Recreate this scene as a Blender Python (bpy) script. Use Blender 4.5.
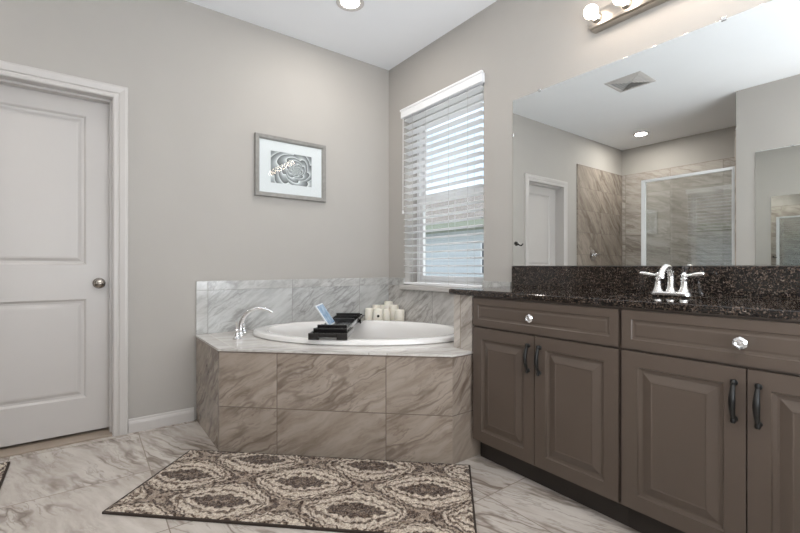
import bpy, bmesh, math, random
from mathutils import Vector, Matrix
PI = math.pi
random.seed(7)
S = bpy.context.scene
for o in list(bpy.data.objects): bpy.data.objects.remove(o)
COL = S.collection

# ---------------------------------------------------------------- camera, sky, exposure
CZ = 1.02
cam = bpy.data.objects.new('camera', bpy.data.cameras.new('camera'))
COL.objects.link(cam)
cam.location = (0, 0, CZ)
cam.rotation_euler = (PI/2, 0, -math.atan2(.6, .8))
cam.data.sensor_width = 36
cam.data.lens = 36*420/800
cam.data.clip_start = .02
cam.data.clip_end = 400
S.camera = cam
S.view_settings.view_transform = 'Standard'
S.view_settings.look = 'None'
S.view_settings.gamma = 1
S.view_settings.use_curve_mapping = False
EXPOSURE = -0.13
S.view_settings.exposure = EXPOSURE
SKY = 2.2
BULB_W = 1.0        # watts scale of the vanity bulbs
FILL_W = 140
CAN_W = .5         # watts scale of the recessed lights

w = bpy.data.worlds.new('sky'); S.world = w; w.use_nodes = True
nt = w.node_tree; nt.nodes.clear()
out = nt.nodes.new('ShaderNodeOutputWorld'); bg = nt.nodes.new('ShaderNodeBackground')
tc = nt.nodes.new('ShaderNodeTexCoord'); mp = nt.nodes.new('ShaderNodeMapping'); mp.inputs['Scale'].default_value = (1, 1, 3)
nz = nt.nodes.new('ShaderNodeTexNoise'); nz.inputs['Scale'].default_value = 2.6; nz.inputs['Detail'].default_value = 6
rp = nt.nodes.new('ShaderNodeValToRGB')
rp.color_ramp.elements[0].position = .42; rp.color_ramp.elements[0].color = (.52, .62, .78, 1)
rp.color_ramp.elements[1].position = .60; rp.color_ramp.elements[1].color = (.92, .95, 1, 1)
nt.links.new(tc.outputs['Generated'], mp.inputs['Vector']); nt.links.new(mp.outputs[0], nz.inputs['Vector'])
nt.links.new(nz.outputs['Fac'], rp.inputs[0]); nt.links.new(rp.outputs[0], bg.inputs['Color'])
bg.inputs['Strength'].default_value = SKY
nt.links.new(bg.outputs[0], out.inputs['Surface'])

sun = bpy.data.objects.new('sun', bpy.data.lights.new('sun', 'SUN')); COL.objects.link(sun)
sun.data.energy = 3.5; sun.data.angle = .02; sun.data.color = (1, .95, .88)
sun.rotation_euler = Vector((-.34, .30, -.89)).to_track_quat('-Z', 'Y').to_euler()
sun.location = (6, 0, 8)

fill = bpy.data.objects.new('daylight_from_bedroom', bpy.data.lights.new('daylight_from_bedroom', 'AREA')); COL.objects.link(fill)  # added fill lamp behind the camera, brightens the ceiling
fill.data.shape = 'RECTANGLE'; fill.data.size = 2.4; fill.data.size_y = 1.6; fill.data.energy = FILL_W; fill.data.color = (.88, .94, 1)
fill.location = (.65, -1.3, .95); fill.rotation_euler = (math.radians(160), 0, 0)

# ---------------------------------------------------------------- materials
class N:
    def __init__(s, name):
        s.m = bpy.data.materials.new(name); s.m.use_nodes = True
        s.t = s.m.node_tree; s.t.nodes.clear()
        s.out = s.t.nodes.new('ShaderNodeOutputMaterial')
    def n(s, typ, **kw):
        x = s.t.nodes.new('ShaderNode'+typ)
        for k, v in kw.items():
            if hasattr(x, k): setattr(x, k, v)
        return x
    def l(s, a, b): s.t.links.new(a, b)
    def val(s, sock, v):
        if isinstance(v, bpy.types.NodeSocket): s.l(v, sock)
        else: sock.default_value = v
    def math(s, op, a, b=0.0, c=None):
        x = s.n('Math', operation=op); s.val(x.inputs[0], a); s.val(x.inputs[1], b)
        if c is not None: s.val(x.inputs[2], c)
        return x.outputs[0]
    def vmath(s, op, a, b=(0, 0, 0)):
        x = s.n('VectorMath', operation=op); s.val(x.inputs[0], a); s.val(x.inputs[1], b)
        return x
    def noise(s, vec, scale, detail=4, rough=.55, dist=0):
        x = s.n('TexNoise'); x.inputs['Scale'].default_value = scale; x.inputs['Detail'].default_value = detail
        x.inputs['Roughness'].default_value = rough; x.inputs['Distortion'].default_value = dist
        s.l(vec, x.inputs['Vector']); return x.outputs['Fac']
    def ramp(s, f, stops, interp='LINEAR'):
        x = s.n('ValToRGB'); cr = x.color_ramp; cr.interpolation = interp
        while len(cr.elements) > 1: cr.elements.remove(cr.elements[-1])
        for i, (p, c) in enumerate(stops):
            e = cr.elements[0] if i == 0 else cr.elements.new(p)
            e.position = p; e.color = (*c, 1) if len(c) == 3 else c
        s.l(f, x.inputs[0]); return x.outputs[0]
    def mix(s, f, a, b):
        x = s.n('Mix', data_type='RGBA'); s.val(x.inputs[0], f)
        for i, v in ((6, a), (7, b)):
            if isinstance(v, bpy.types.NodeSocket): s.l(v, x.inputs[i])
            else: x.inputs[i].default_value = (*v, 1)
        return x.outputs[2]
    def bsdf(s, col, rough=.5, metal=0, bump=None, bstr=.2, bdist=.01, spec=.5, coat=0, sub=0, emit=None, estr=0, sheen=0):
        b = s.n('BsdfPrincipled')
        if isinstance(col, bpy.types.NodeSocket): s.l(col, b.inputs['Base Color'])
        else: b.inputs['Base Color'].default_value = (*col, 1)
        s.val(b.inputs['Roughness'], rough); b.inputs['Metallic'].default_value = metal
        b.inputs['Specular IOR Level'].default_value = spec; b.inputs['Coat Weight'].default_value = coat
        b.inputs['Coat Roughness'].default_value = .08
        if sheen: b.inputs['Sheen Weight'].default_value = sheen
        if sub: b.inputs['Subsurface Weight'].default_value = sub; b.inputs['Subsurface Radius'].default_value = (.02, .015, .01)
        if emit: b.inputs['Emission Color'].default_value = (*emit, 1); b.inputs['Emission Strength'].default_value = estr
        if bump is not None:
            bp = s.n('Bump'); bp.inputs['Strength'].default_value = bstr; bp.inputs['Distance'].default_value = bdist
            s.l(bump, bp.inputs['Height']); s.l(bp.outputs[0], b.inputs['Normal'])
        s.l(b.outputs[0], s.out.inputs['Surface']); return b

def srgb(r, g, b):
    f = lambda c: (c/255/12.92) if c/255 <= .04045 else ((c/255+.055)/1.055)**2.4
    return (f(r), f(g), f(b))

def plain(name, col, rough=.5, metal=0, nscale=0, nvar=.04, bscale=0, bstr=.1, **kw):
    a = N(name); g = a.n('NewGeometry').outputs['Position']
    c = col; bump = None
    if nscale:
        f = a.noise(g, nscale, 3)
        c = a.ramp(f, [(.3, tuple(x*(1-nvar) for x in col)), (.7, tuple(min(1, x*(1+nvar)) for x in col))])
    if bscale: bump = a.noise(g, bscale, 3)
    a.bsdf(c, rough, metal, bump=bump, bstr=bstr, bdist=.002, **kw)
    return a.m

def marble_color(a, pos, D, light, mid, dark, vein_amt=1.0, seed=0.0, big=2.0):
    """stone with veins drawn out along the direction D"""
    D = Vector(D).normalized(); q = D.to_track_quat('X', 'Z').inverted()
    mpn = a.n('Mapping'); mpn.vector_type = 'POINT'; mpn.inputs['Rotation'].default_value = q.to_euler()
    mpn.inputs['Location'].default_value = (seed, seed*.7, seed*1.3)
    a.l(pos, mpn.inputs['Vector'])
    wob = a.n('TexNoise'); wob.inputs['Scale'].default_value = 3.2; wob.inputs['Detail'].default_value = 4
    a.l(mpn.outputs[0], wob.inputs['Vector'])
    wv = a.vmath('SUBTRACT', wob.outputs['Color'], (.5, .5, .5)).outputs[0]
    wv = a.vmath('MULTIPLY', wv, (.12, .12, .12)).outputs[0]
    p = a.vmath('ADD', mpn.outputs[0], wv).outputs[0]
    st = a.vmath('MULTIPLY', p, (.95, 6, 6)).outputs[0]
    cloud = a.noise(st, 1.3*big/2, 6, .62)
    v1 = a.noise(a.vmath('MULTIPLY', p, (.7, 5, 5)).outputs[0], 1.0*big/2, 3, .5)
    v1 = a.math('ABSOLUTE', a.math('SUBTRACT', v1, .5))
    v1 = a.ramp(v1, [(0, (1, 1, 1)), (.016, (.7, .7, .7)), (.045, (0, 0, 0))])
    v2 = a.noise(a.vmath('MULTIPLY', p, (1.3, 10, 10)).outputs[0], 1.2*big/2, 4, .6)
    v2 = a.math('ABSOLUTE', a.math('SUBTRACT', v2, .52))
    v2 = a.ramp(v2, [(0, (.8, .8, .8)), (.014, (.45, .45, .45)), (.04, (0, 0, 0))])
    gate = a.ramp(a.noise(mpn.outputs[0], 2.2, 3), [(.36, (0, 0, 0)), (.54, (1, 1, 1))])
    c = a.ramp(cloud, [(.30, mid), (.50, tuple((x*.7+y*.3) for x, y in zip(light, mid))), (.62, light)])
    f = a.math('MULTIPLY', a.math('MAXIMUM', v1, a.math('MULTIPLY', v2, .8)), gate)
    f = a.math('MULTIPLY', f, vein_amt)
    return a.mix(f, c, dark)

def tile_mat(name, A, B, u0, v0, su, sv, D, light, mid, dark, grout, rough=.12, vein=1.0, gw=.0022, seed=0, big=2.0, stagger=0, coat=0):
    a = N(name); pos = a.n('NewGeometry').outputs['Position']
    def dot(v):
        x = a.vmath('DOT_PRODUCT', pos, tuple(v)); return x.outputs['Value']
    v = a.math('DIVIDE', a.math('SUBTRACT', dot(B), v0), sv)
    iv = a.math('FLOOR', v); fv = a.math('SUBTRACT', v, iv)
    u = a.math('DIVIDE', a.math('SUBTRACT', dot(A), u0), su)
    if stagger: u = a.math('ADD', u, a.math('MULTIPLY', iv, stagger))
    iu = a.math('FLOOR', u); fu = a.math('SUBTRACT', u, iu)
    cx = a.n('CombineXYZ'); a.l(iu, cx.inputs[0]); a.l(iv, cx.inputs[1]); cx.inputs[2].default_value = seed
    wn = a.n('TexWhiteNoise'); wn.noise_dimensions = '3D'; a.l(cx.outputs[0], wn.inputs['Vector'])
    off = a.vmath('MULTIPLY', wn.outputs['Color'], (9, 9, 9)).outputs[0]
    p2 = a.vmath('ADD', pos, off).outputs[0]
    c = marble_color(a, p2, D, light, mid, dark, vein, seed, big)
    # a little tone difference from tile to tile
    tone = a.math('ADD', a.math('MULTIPLY', wn.outputs['Value'], .10), .95)
    hs = a.n('HueSaturation'); a.l(tone, hs.inputs['Value']); a.l(c, hs.inputs['Color'])
    def edge(f, size):
        d = a.math('MULTIPLY', a.math('MINIMUM', f, a.math('SUBTRACT', 1.0, f)), size)
        return a.math('LESS_THAN', d, gw)
    g = a.math('MAXIMUM', edge(fu, su), edge(fv, sv))
    col = a.mix(g, hs.outputs[0], grout)
    r = a.math('ADD', a.math('MULTIPLY', g, .6), rough)
    a.bsdf(col, r, bump=a.math('SUBTRACT', 1.0, g), bstr=.4, bdist=.001, coat=coat)
    return a.m

M = {}
M['wall'] = plain('wall_paint', srgb(176, 172, 167), .7, nscale=3, nvar=.015, bscale=130, bstr=.25)
M['ceiling'] = plain('ceiling_paint', srgb(243, 245, 248), .8, nscale=3, nvar=.01, bscale=90, bstr=.2)
M['white'] = plain('white_semigloss_paint', srgb(198, 194, 191), .35, nscale=4, nvar=.01)
M['vinyl'] = plain('white_vinyl', srgb(232, 233, 234), .35, nscale=4, nvar=.01)
M['slat'] = plain('white_faux_wood', srgb(240, 241, 243), .4, nscale=20, nvar=.01)
M['acrylic'] = plain('white_acrylic', srgb(232, 230, 228), .12, nscale=2, nvar=.005, coat=.4)
M['porcelain'] = plain('porcelain', srgb(235, 233, 228), .1, nscale=2, nvar=.005)
M['cab'] = plain('taupe_cabinet_paint', srgb(88, 77, 69), .36, nscale=6, nvar=.03)
M['cabdark'] = plain('dark_cabinet_brown', srgb(46, 40, 36), .7, nscale=6, nvar=.03)  # one even dark brown, for the toe kick and the box behind the door
M['black'] = plain('black_metal', (.004, .004, .004), .38, 0, nscale=30, nvar=.1)
M['blackwood'] = plain('black_lacquered_wood', (.010, .009, .009), .22, nscale=30, nvar=.15, coat=.5)
M['chrome'] = plain('chrome', (.78, .78, .79), .07, 1, nscale=10, nvar=.01)
M['nickel'] = plain('brushed_nickel', (.50, .46, .41), .28, 1, nscale=40, nvar=.05)
M['satin'] = plain('polished_white_chrome', (.92, .91, .90), .24, 1, nscale=10, nvar=.01)
M['frame'] = plain('grey_wood_frame', srgb(140, 138, 134), .5, nscale=35, nvar=.12)
M['mat'] = plain('white_mat_board', srgb(222, 224, 228), .8, nscale=50, nvar=.01)
M['candle'] = plain('cream_wax', srgb(240, 236, 225), .5, nscale=30, nvar=.03, sub=.1)
M['wick'] = plain('dark_wick', (.02, .018, .015), .8, nscale=50)
M['binding'] = plain('dark_brown_binding', srgb(52, 42, 36), .9, nscale=60, nvar=.1)
M['grassm'] = None

TL, TM_, TD = srgb(212, 207, 200), srgb(168, 158, 148), srgb(116, 100, 86)
GR = srgb(150, 141, 131)
M['floor'] = tile_mat('marble_floor_tile', (1, 0, 0), (0, 1, 0), .262, .675, .585, .585, (.35, -.95, 0), srgb(200, 193, 186), srgb(168, 158, 149), srgb(92, 74, 60), srgb(128, 116, 105), rough=.16, vein=.7, seed=3, big=3.2)
# tub apron, shade painted into darker, browner tile colours: long axis s=(.723,-.691)
M['apron'] = tile_mat('marble_apron_shaded', (.723, -.691, 0), (0, 0, 1), -.932-.597, -.05, .597, .30, (.6, -.55, .48), srgb(166, 154, 143), srgb(134, 121, 109), srgb(72, 54, 43), srgb(104, 92, 82), rough=.2, seed=11, big=4, vein=.55)
M['splash_back'] = tile_mat('marble_splash_tile_back', (1, 0, 0), (0, 0, 1), .664, .557, .598, .303, (.75, 0, .55), srgb(196, 197, 196), srgb(164, 164, 163), srgb(116, 113, 110), srgb(150, 148, 145), rough=.14, seed=21, big=6, vein=.55)
M['splash_side'] = tile_mat('marble_splash_tile_side', (0, 1, 0), (0, 0, 1), 2.46, .557, .598, .303, (0, -.75, .55), srgb(204, 202, 199), srgb(168, 164, 160), srgb(114, 108, 102), srgb(146, 142, 138), rough=.14, seed=27, big=6, vein=.55)
M['splash_strip'] = tile_mat('marble_trim_tile', (1, 0, 0), (0, 1, 0), .664, 2.46, .598, .598, (.75, -.3, .45), srgb(196, 196, 194), srgb(166, 165, 163), srgb(120, 116, 112), srgb(150, 148, 145), rough=.14, seed=33, big=6, vein=.5)
M['deck'] = tile_mat('marble_deck_slab', (1, 0, 0), (0, 1, 0), .664, 2.46, .598, .598, (.8, -.3, 0), srgb(214, 211, 207), srgb(190, 186, 181), srgb(130, 121, 113), srgb(170, 164, 158), rough=.1, seed=41, big=4, vein=.35)
M['shower_back'] = tile_mat('marble_shower_tile_back', (1, 0, 0), (0, 0, 1), -.92, .28, .6, .3, (.6, 0, .7), srgb(172, 162, 151), srgb(130, 119, 109), srgb(80, 67, 57), srgb(114, 104, 95), rough=.2, seed=51, big=2.6, vein=.5)
M['shower_side'] = tile_mat('marble_shower_tile_side', (0, 1, 0), (0, 0, 1), 0, .28, .6, .3, (0, .9, .30), srgb(190, 184, 177), srgb(150, 142, 134), srgb(106, 92, 82), srgb(132, 123, 114), rough=.2, seed=57, big=3, vein=.5)

def granite():
    a = N('dark_speckled_granite'); pos = a.n('NewGeometry').outputs['Position']
    v = a.n('TexVoronoi'); v.inputs['Scale'].default_value = 230; a.l(pos, v.inputs['Vector'])
    sep = a.n('SeparateColor'); a.l(v.outputs['Color'], sep.inputs[0])
    n1 = a.noise(pos, 55, 4, .7)
    f = a.math('ADD', a.math('MULTIPLY', sep.outputs[0], .6), a.math('MULTIPLY', n1, .55))
    c = a.ramp(f, [(.0, (.005, .004, .004)), (.50, (.008, .007, .007)), (.66, (.022, .016, .013)), (.78, (.07, .048, .036)), (.90, (.15, .12, .10)), (1.0, (.30, .28, .26))])
    a.bsdf(c, .07, spec=.6)
    return a.m
M['granite'] = granite()

def mirror_mat():
    a = N('mirror_silver'); pos = a.n('NewGeometry').outputs['Position']
    c = a.ramp(a.noise(pos, .8, 1), [(0, (.84, .86, .85)), (1, (.86, .875, .865))])
    a.bsdf(c, 0.0, 1); return a.m
M['mirror'] = mirror_mat()

def thin_glass(name, tint=(.98, .99, .985), k=1.0):
    a = N(name)
    g_ = a.n('NewGeometry')
    cs_ = a.math('ABSOLUTE', a.vmath('DOT_PRODUCT', g_.outputs['Incoming'], g_.outputs['Normal']).outputs['Value'])
    f = a.math('MULTIPLY', a.math('POWER', a.math('SUBTRACT', 1.0, cs_), 5.0), .96)
    f = a.math('MINIMUM', a.math('MULTIPLY', a.math('ADD', f, .04), k), 1.0)
    t = a.n('BsdfTransparent'); t.inputs[0].default_value = (*tint, 1)
    g = a.n('BsdfGlossy'); g.inputs['Roughness'].default_value = 0.0
    ms = a.n('MixShader'); a.l(f, ms.inputs[0]); a.l(t.outputs[0], ms.inputs[1]); a.l(g.outputs[0], ms.inputs[2])
    a.l(ms.outputs[0], a.out.inputs['Surface'])
    return a.m
M['glass'] = thin_glass('clear_glass')
M['picglass'] = thin_glass('picture_glass', k=.3)
M['shglass'] = thin_glass('shower_glass', (.96, .975, .97), 4.2)

def crystal():
    a = N('cut_crystal'); b = a.bsdf((.93, .93, .93), .02, .55, spec=.8)
    b.inputs['Transmission Weight'].default_value = .6; b.inputs['IOR'].default_value = 1.6
    pos = a.n('NewGeometry').outputs['Position']; nn = a.noise(pos, 300, 1)
    a.l(a.math('MULTIPLY', nn, .06), b.inputs['Roughness']); return a.m
M['crystal'] = crystal()

def rug_mat():
    a = N('damask_rug'); oc = a.n('TexCoord').outputs['Object']
    wn = a.n('TexNoise'); wn.inputs['Scale'].default_value = 34; wn.inputs['Detail'].default_value = 4; a.l(oc, wn.inputs['Vector'])
    wv = a.vmath('MULTIPLY', a.vmath('SUBTRACT', wn.outputs['Color'], (.5, .5, .5)).outputs[0], (.042, .042, 0)).outputs[0]
    p = a.vmath('ADD', oc, wv).outputs[0]
    sx = a.n('SeparateXYZ'); a.l(p, sx.inputs[0])
    th = a.math('COSINE', a.math('MULTIPLY', sx.outputs[0], 2*PI/.585))
    q = a.math('COSINE', a.math('MULTIPLY', sx.outputs[1], PI/.195))
    G = a.math('ABSOLUTE', a.math('ADD', q, a.math('MULTIPLY', th, .95)))
    # scallops riding on the contours
    sc = a.math('MULTIPLY', a.math('SINE', a.math('MULTIPLY', sx.outputs[0], 95)), .045)
    G2 = a.math('ADD', G, sc)
    L, D, Md = (1, 1, 1), (0, 0, 0), (.45, .45, .45)
    def lens(so, vo):
        ws = a.math('ABSOLUTE', a.math('WRAP', a.math('ADD', sx.outputs[0], so), .2925, -.2925))
        wv_ = a.math('ABSOLUTE', a.math('WRAP', a.math('ADD', sx.outputs[1], vo), .195, -.195))
        return a.math('ADD', a.math('DIVIDE', wv_, .056), a.math('POWER', a.math('DIVIDE', ws, .145), 1.6))
    m_ = a.math('MINIMUM', lens(0, 0), lens(.2925, .195))
    m_ = a.math('ADD', m_, a.math('MULTIPLY', a.math('SINE', a.math('MULTIPLY', sx.outputs[0], 120)), .06))
    fm = a.ramp(a.math('DIVIDE', m_, 3.0), [(0, (.55,)*3), (.05, (.1,)*3), (.30, D), (.34, L), (.44, L), (.475, (.15,)*3), (.53, (.2,)*3), (.56, L), (1, L)])
    f = a.ramp(a.math('DIVIDE', G2, 2.0), [(.0, (.5,)*3), (.03, (.7,)*3), (.045, (.1,)*3), (.115, D), (.14, (.8,)*3), (.20, L), (.225, (.1,)*3), (.26, (.15,)*3), (.285, L), (1, L)])
    f = a.math('MULTIPLY', f, fm)
    sp = a.noise(oc, 85, 3, .9)
    spk = a.ramp(sp, [(.40, (0, 0, 0)), (.60, (1, 1, 1))])
    f2 = a.math('ADD', a.math('MULTIPLY', f, .60), a.math('MULTIPLY', spk, .42))
    col = a.ramp(f2, [(.0, srgb(48, 36, 30)), (.26, srgb(74, 57, 47)), (.42, srgb(140, 124, 110)), (.62, srgb(156, 140, 125)), (1.0, srgb(226, 215, 200))])
    a.bsdf(col, .95, bump=a.noise(oc, 240, 2, .7), bstr=.9, bdist=.006, spec=.1, sheen=.2)
    return a.m
M['rug'] = rug_mat()

def rose_mat():
    """grey photograph of a succulent rosette: overlapping petals round a centre"""
    a = N('rosette_photo_print'); oc = a.n('TexCoord').outputs['Object']
    sx = a.n('SeparateXYZ'); a.l(oc, sx.inputs[0])
    x = a.math('SUBTRACT', sx.outputs[0], .035); y = a.math('MULTIPLY', a.math('ADD', sx.outputs[2], .0), 1.15)
    nz_ = a.noise(oc, 14, 3); x = a.math('ADD', x, a.math('MULTIPLY', a.math('SUBTRACT', nz_, .5), .03))
    r = a.math('SQRT', a.math('ADD', a.math('MULTIPLY', x, x), a.math('MULTIPLY', y, y)))
    th = a.math('ARCTAN2', y, x)
    L = a.math('MULTIPLY', a.math('LOGARITHM', a.math('ADD', r, .006), 2.718), -3.0)
    thw = a.math('ADD', th, a.math('MULTIPLY', L, .55))
    pet = a.math('ABSOLUTE', a.math('SINE', a.math('MULTIPLY', thw, 2.5)))
    k = a.math('ADD', L, a.math('MULTIPLY', pet, .62))
    fr = a.math('FRACT', k)
    c = a.ramp(fr, [(0, (.04, .045, .05)), (.10, (.16, .17, .18)), (.55, (.34, .36, .38)), (.84, (.60, .63, .66)), (.93, (.9, .92, .94)), (1, (.85, .87, .9))])
    v = a.ramp(a.math('ABSOLUTE', a.math('MULTIPLY', sx.outputs[0], 6)), [(0, (1, 1, 1)), (1, (.72, .72, .72))])
    mx = a.n('Mix', data_type='RGBA', blend_type='MULTIPLY'); mx.inputs[0].default_value = 1
    a.l(c, mx.inputs[6]); a.l(v, mx.inputs[7])
    a.bsdf(mx.outputs[2], .5); return a.m
M['rose'] = rose_mat()

def emis(name, col, st):
    a = N(name); e = a.n('Emission'); e.inputs[0].default_value = (*col, 1); e.inputs[1].default_value = st
    a.l(e.outputs[0], a.out.inputs['Surface']); return a.m
M['bulb'] = emis('lit_frosted_bulb', (1, .85, .72), 20*BULB_W)
M['can'] = emis('lit_lens', (1, .93, .85), 22)
def screen():
    a = N('tablet_painted_sky_sheen'); oc = a.n('NewGeometry').outputs['Position']
    c = a.ramp(a.noise(oc, 25, 4), [(.35, srgb(96, 128, 160)), (.65, srgb(150, 178, 204))])
    b = a.bsdf(c, .08, coat=.5); a.l(c, b.inputs['Emission Color']); b.inputs['Emission Strength'].default_value = .35  # sky reflected on the screen is painted as pale blue with a slight glow
    return a.m
M['screen'] = screen()
# outdoors
def siding():
    a = N('blue_grey_siding'); g = a.n('NewGeometry').outputs['Position']; sx = a.n('SeparateXYZ'); a.l(g, sx.inputs[0])
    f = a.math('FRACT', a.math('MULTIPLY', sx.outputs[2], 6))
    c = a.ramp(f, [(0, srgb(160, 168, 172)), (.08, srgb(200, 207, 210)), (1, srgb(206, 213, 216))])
    a.bsdf(c, .8); return a.m
M['siding'] = siding()
def shingle():
    a = N('brown_shingle'); g = a.n('NewGeometry').outputs['Position']
    b = a.n('TexBrick'); a.l(a.vmath('MULTIPLY', g, (1, 1, 1)).outputs[0], b.inputs['Vector']); b.inputs['Scale'].default_value = 3
    b.inputs['Color1'].default_value = (*srgb(122, 116, 110), 1); b.inputs['Color2'].default_value = (*srgb(140, 134, 128), 1); b.inputs['Mortar'].default_value = (*srgb(110, 100, 94), 1)
    a.bsdf(b.outputs['Color'], .9); return a.m
M['shingle'] = shingle()
M['fascia'] = plain('cream_green_fascia', srgb(158, 164, 146), .7, nscale=3)
M['lawn'] = plain('lawn_green', srgb(150, 150, 140), .95, nscale=8, nvar=.2)
M['darkwin'] = plain('dark_window_glass', srgb(58, 66, 74), .1, nscale=2, nvar=.1)

# ---------------------------------------------------------------- mesh helpers
W = {}
def V(*a): return Vector(a)
def base_of(bm):
    xs = [v.co for v in bm.verts]
    lo = V(*(min(c[i] for c in xs) for i in range(3))); hi = V(*(max(c[i] for c in xs) for i in range(3)))
    return V((lo.x+hi.x)/2, (lo.y+hi.y)/2, lo.z)
def obj(name, bm, m, parent=None, smooth=False, origin=None, R=None):
    """links one mesh; bm holds world coordinates"""
    bmesh.ops.recalc_face_normals(bm, faces=bm.faces)
    o0 = Vector(origin) if origin is not None else base_of(bm)
    mat = Matrix.Translation(-o0)
    if R is not None: mat = R.inverted().to_4x4() @ mat
    bm.transform(mat)
    me = bpy.data.meshes.new(name); bm.to_mesh(me); bm.free()
    me.materials.append(M[m] if isinstance(m, str) else m)
    if smooth:
        for p in me.polygons: p.use_smooth = True
        me.set_sharp_from_angle(angle=math.radians(38))
    o = bpy.data.objects.new(name, me); COL.objects.link(o)
    W[o.name] = o0
    if parent is not None: o.parent = parent; o.location = o0 - W[parent.name]
    else: o.location = o0
    if R is not None: o.rotation_euler = R.to_euler()
    return o
def tag(o, label, cat, group=None):
    o['label'] = label; o['category'] = cat
    if group: o['group'] = group
    return o
def thing(name, label, cat, loc, group=None):
    o = bpy.data.objects.new(name, None); COL.objects.link(o); o.location = loc; o.empty_display_size = .1
    W[o.name] = Vector(loc); return tag(o, label, cat, group)
def struct(name, bm, m, parent=None, **k):
    o = obj(name, bm, m, parent, **k)
    if parent is None: o['kind'] = 'structure'
    return o
def box(bm, a, b, bev=0, seg=2, T=None):
    a, b = Vector(a), Vector(b)
    lo = V(*(min(a[i], b[i]) for i in range(3))); hi = V(*(max(a[i], b[i]) for i in range(3)))
    t = bmesh.new(); bmesh.ops.create_cube(t, size=1)
    for v in t.verts: v.co = V(*(lo[i]+(v.co[i]+.5)*(hi[i]-lo[i]) for i in range(3)))
    if bev: bmesh.ops.bevel(t, geom=t.edges[:], offset=bev, segments=seg, affect='EDGES', profile=.5)
    if T is not None: t.transform(T)
    add(bm, t); return bm
def add(bm, t):
    mp_ = {}
    for v in t.verts: mp_[v] = bm.verts.new(v.co)
    for f in t.faces:
        try: bm.faces.new([mp_[v] for v in f.verts])
        except ValueError: pass
    t.free()
def B(*boxes, bev=0, T=None):
    bm = bmesh.new()
    for a, b in boxes: box(bm, a, b, bev, T=T)
    return bm
def rings(bm, rs, close_first=True, close_last=True, T=None):
    """rs: list of rings (lists of points, same length) -> skin"""
    vs = [[bm.verts.new((T @ Vector(p)) if T is not None else p) for p in r] for r in rs]
    n = len(vs[0])
    for i in range(len(vs)-1):
        for j in range(n):
            k = (j+1) % n
            try: bm.faces.new((vs[i][j], vs[i][k], vs[i+1][k], vs[i+1][j]))
            except ValueError: pass
    if close_first: bm.faces.new(list(reversed(vs[0])))
    if close_last: bm.faces.new(vs[-1])
    return bm
def lathe(bm, prof, c, axis=(0, 0, 1), n=28, flute=None, close=True):
    q = V(0, 0, 1).rotation_difference(Vector(axis).normalized()).to_matrix()
    rs = []
    for r, h in prof:
        rs.append([Vector(c) + q @ V(r*(1+(flute(i/n, h) if flute else 0))*math.cos(2*PI*i/n), r*(1+(flute(i/n, h) if flute else 0))*math.sin(2*PI*i/n), h) for i in range(n)])
    return rings(bm, rs, close, close)
def tube(bm, pts, rad, n=12, flat=None):
    pts = [Vector(p) for p in pts]
    if not hasattr(rad, '__len__'): rad = [rad]*len(pts)
    rs = []; up = None
    for i, p in enumerate(pts):
        d = (pts[min(i+1, len(pts)-1)] - pts[max(i-1, 0)]).normalized()
        if up is None: up = V(0, 0, 1) if abs(d.z) < .9 else V(1, 0, 0)
        side = d.cross(up).normalized(); up = side.cross(d).normalized()
        rs.append([p + side*math.cos(2*PI*j/n)*rad[i]*(flat or 1) + up*math.sin(2*PI*j/n)*rad[i] for j in range(n)])
    return rings(bm, rs)
def arc(c, r, a0, a1, n, ux, uz):
    return [Vector(c)+Vector(ux)*r*math.cos(a0+(a1-a0)*i/n)+Vector(uz)*r*math.sin(a0+(a1-a0)*i/n) for i in range(n+1)]
def smoothpts(P, n=8):
    P = [Vector(p) for p in P]; out_ = []
    for i in range(len(P)-1):
        p0, p1, p2, p3 = P[max(i-1, 0)], P[i], P[i+1], P[min(i+2, len(P)-1)]
        for j in range(n):
            t = j/n
            out_.append(.5*((2*p1)+(-p0+p2)*t+(2*p0-5*p1+4*p2-p3)*t*t+(-p0+3*p1-3*p2+p3)*t**3))
    out_.append(P[-1]); return out_
def board(P, w, h, th, panels, prof):
    """panelled board. P(a,b,d)->world; a 0..w, b 0..h, d depth out of the front (0 = front face, -th = back)"""
    bm = bmesh.new()
    def f(*q): bm.faces.new([bm.verts.new(P(*x)) for x in q])
    A = sorted({0, w, *[p[0] for p in panels], *[p[2] for p in panels]}); Bs = sorted({0, h, *[p[1] for p in panels], *[p[3] for p in panels]})
    for i in range(len(A)-1):
        for j in range(len(Bs)-1):
            ca, cb = (A[i]+A[i+1])/2, (Bs[j]+Bs[j+1])/2
            if any(p[0] < ca < p[2] and p[1] < cb < p[3] for p in panels): continue
            f((A[i], Bs[j], 0), (A[i+1], Bs[j], 0), (A[i+1], Bs[j+1], 0), (A[i], Bs[j+1], 0))
    for p in panels:
        prev = None
        for ins, d in prof:
            r = [(p[0]+ins, p[1]+ins, d), (p[2]-ins, p[1]+ins, d), (p[2]-ins, p[3]-ins, d), (p[0]+ins, p[3]-ins, d)]
            if prev:
                for i in range(4): f(prev[i], prev[(i+1) % 4], r[(i+1) % 4], r[i])
            prev = r
        f(*prev)
    e = .003
    for q in (((0, 0), (w, 0)), ((w, 0), (w, h)), ((w, h), (0, h)), ((0, h), (0, 0))):
        f((*q[0], 0), (*q[1], 0), (*q[1], -th), (*q[0], -th))
    f((0, 0, -th), (0, h, -th), (w, h, -th), (w, 0, -th))
    bmesh.ops.remove_doubles(bm, verts=bm.verts, dist=.0002)
    return bm
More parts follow.
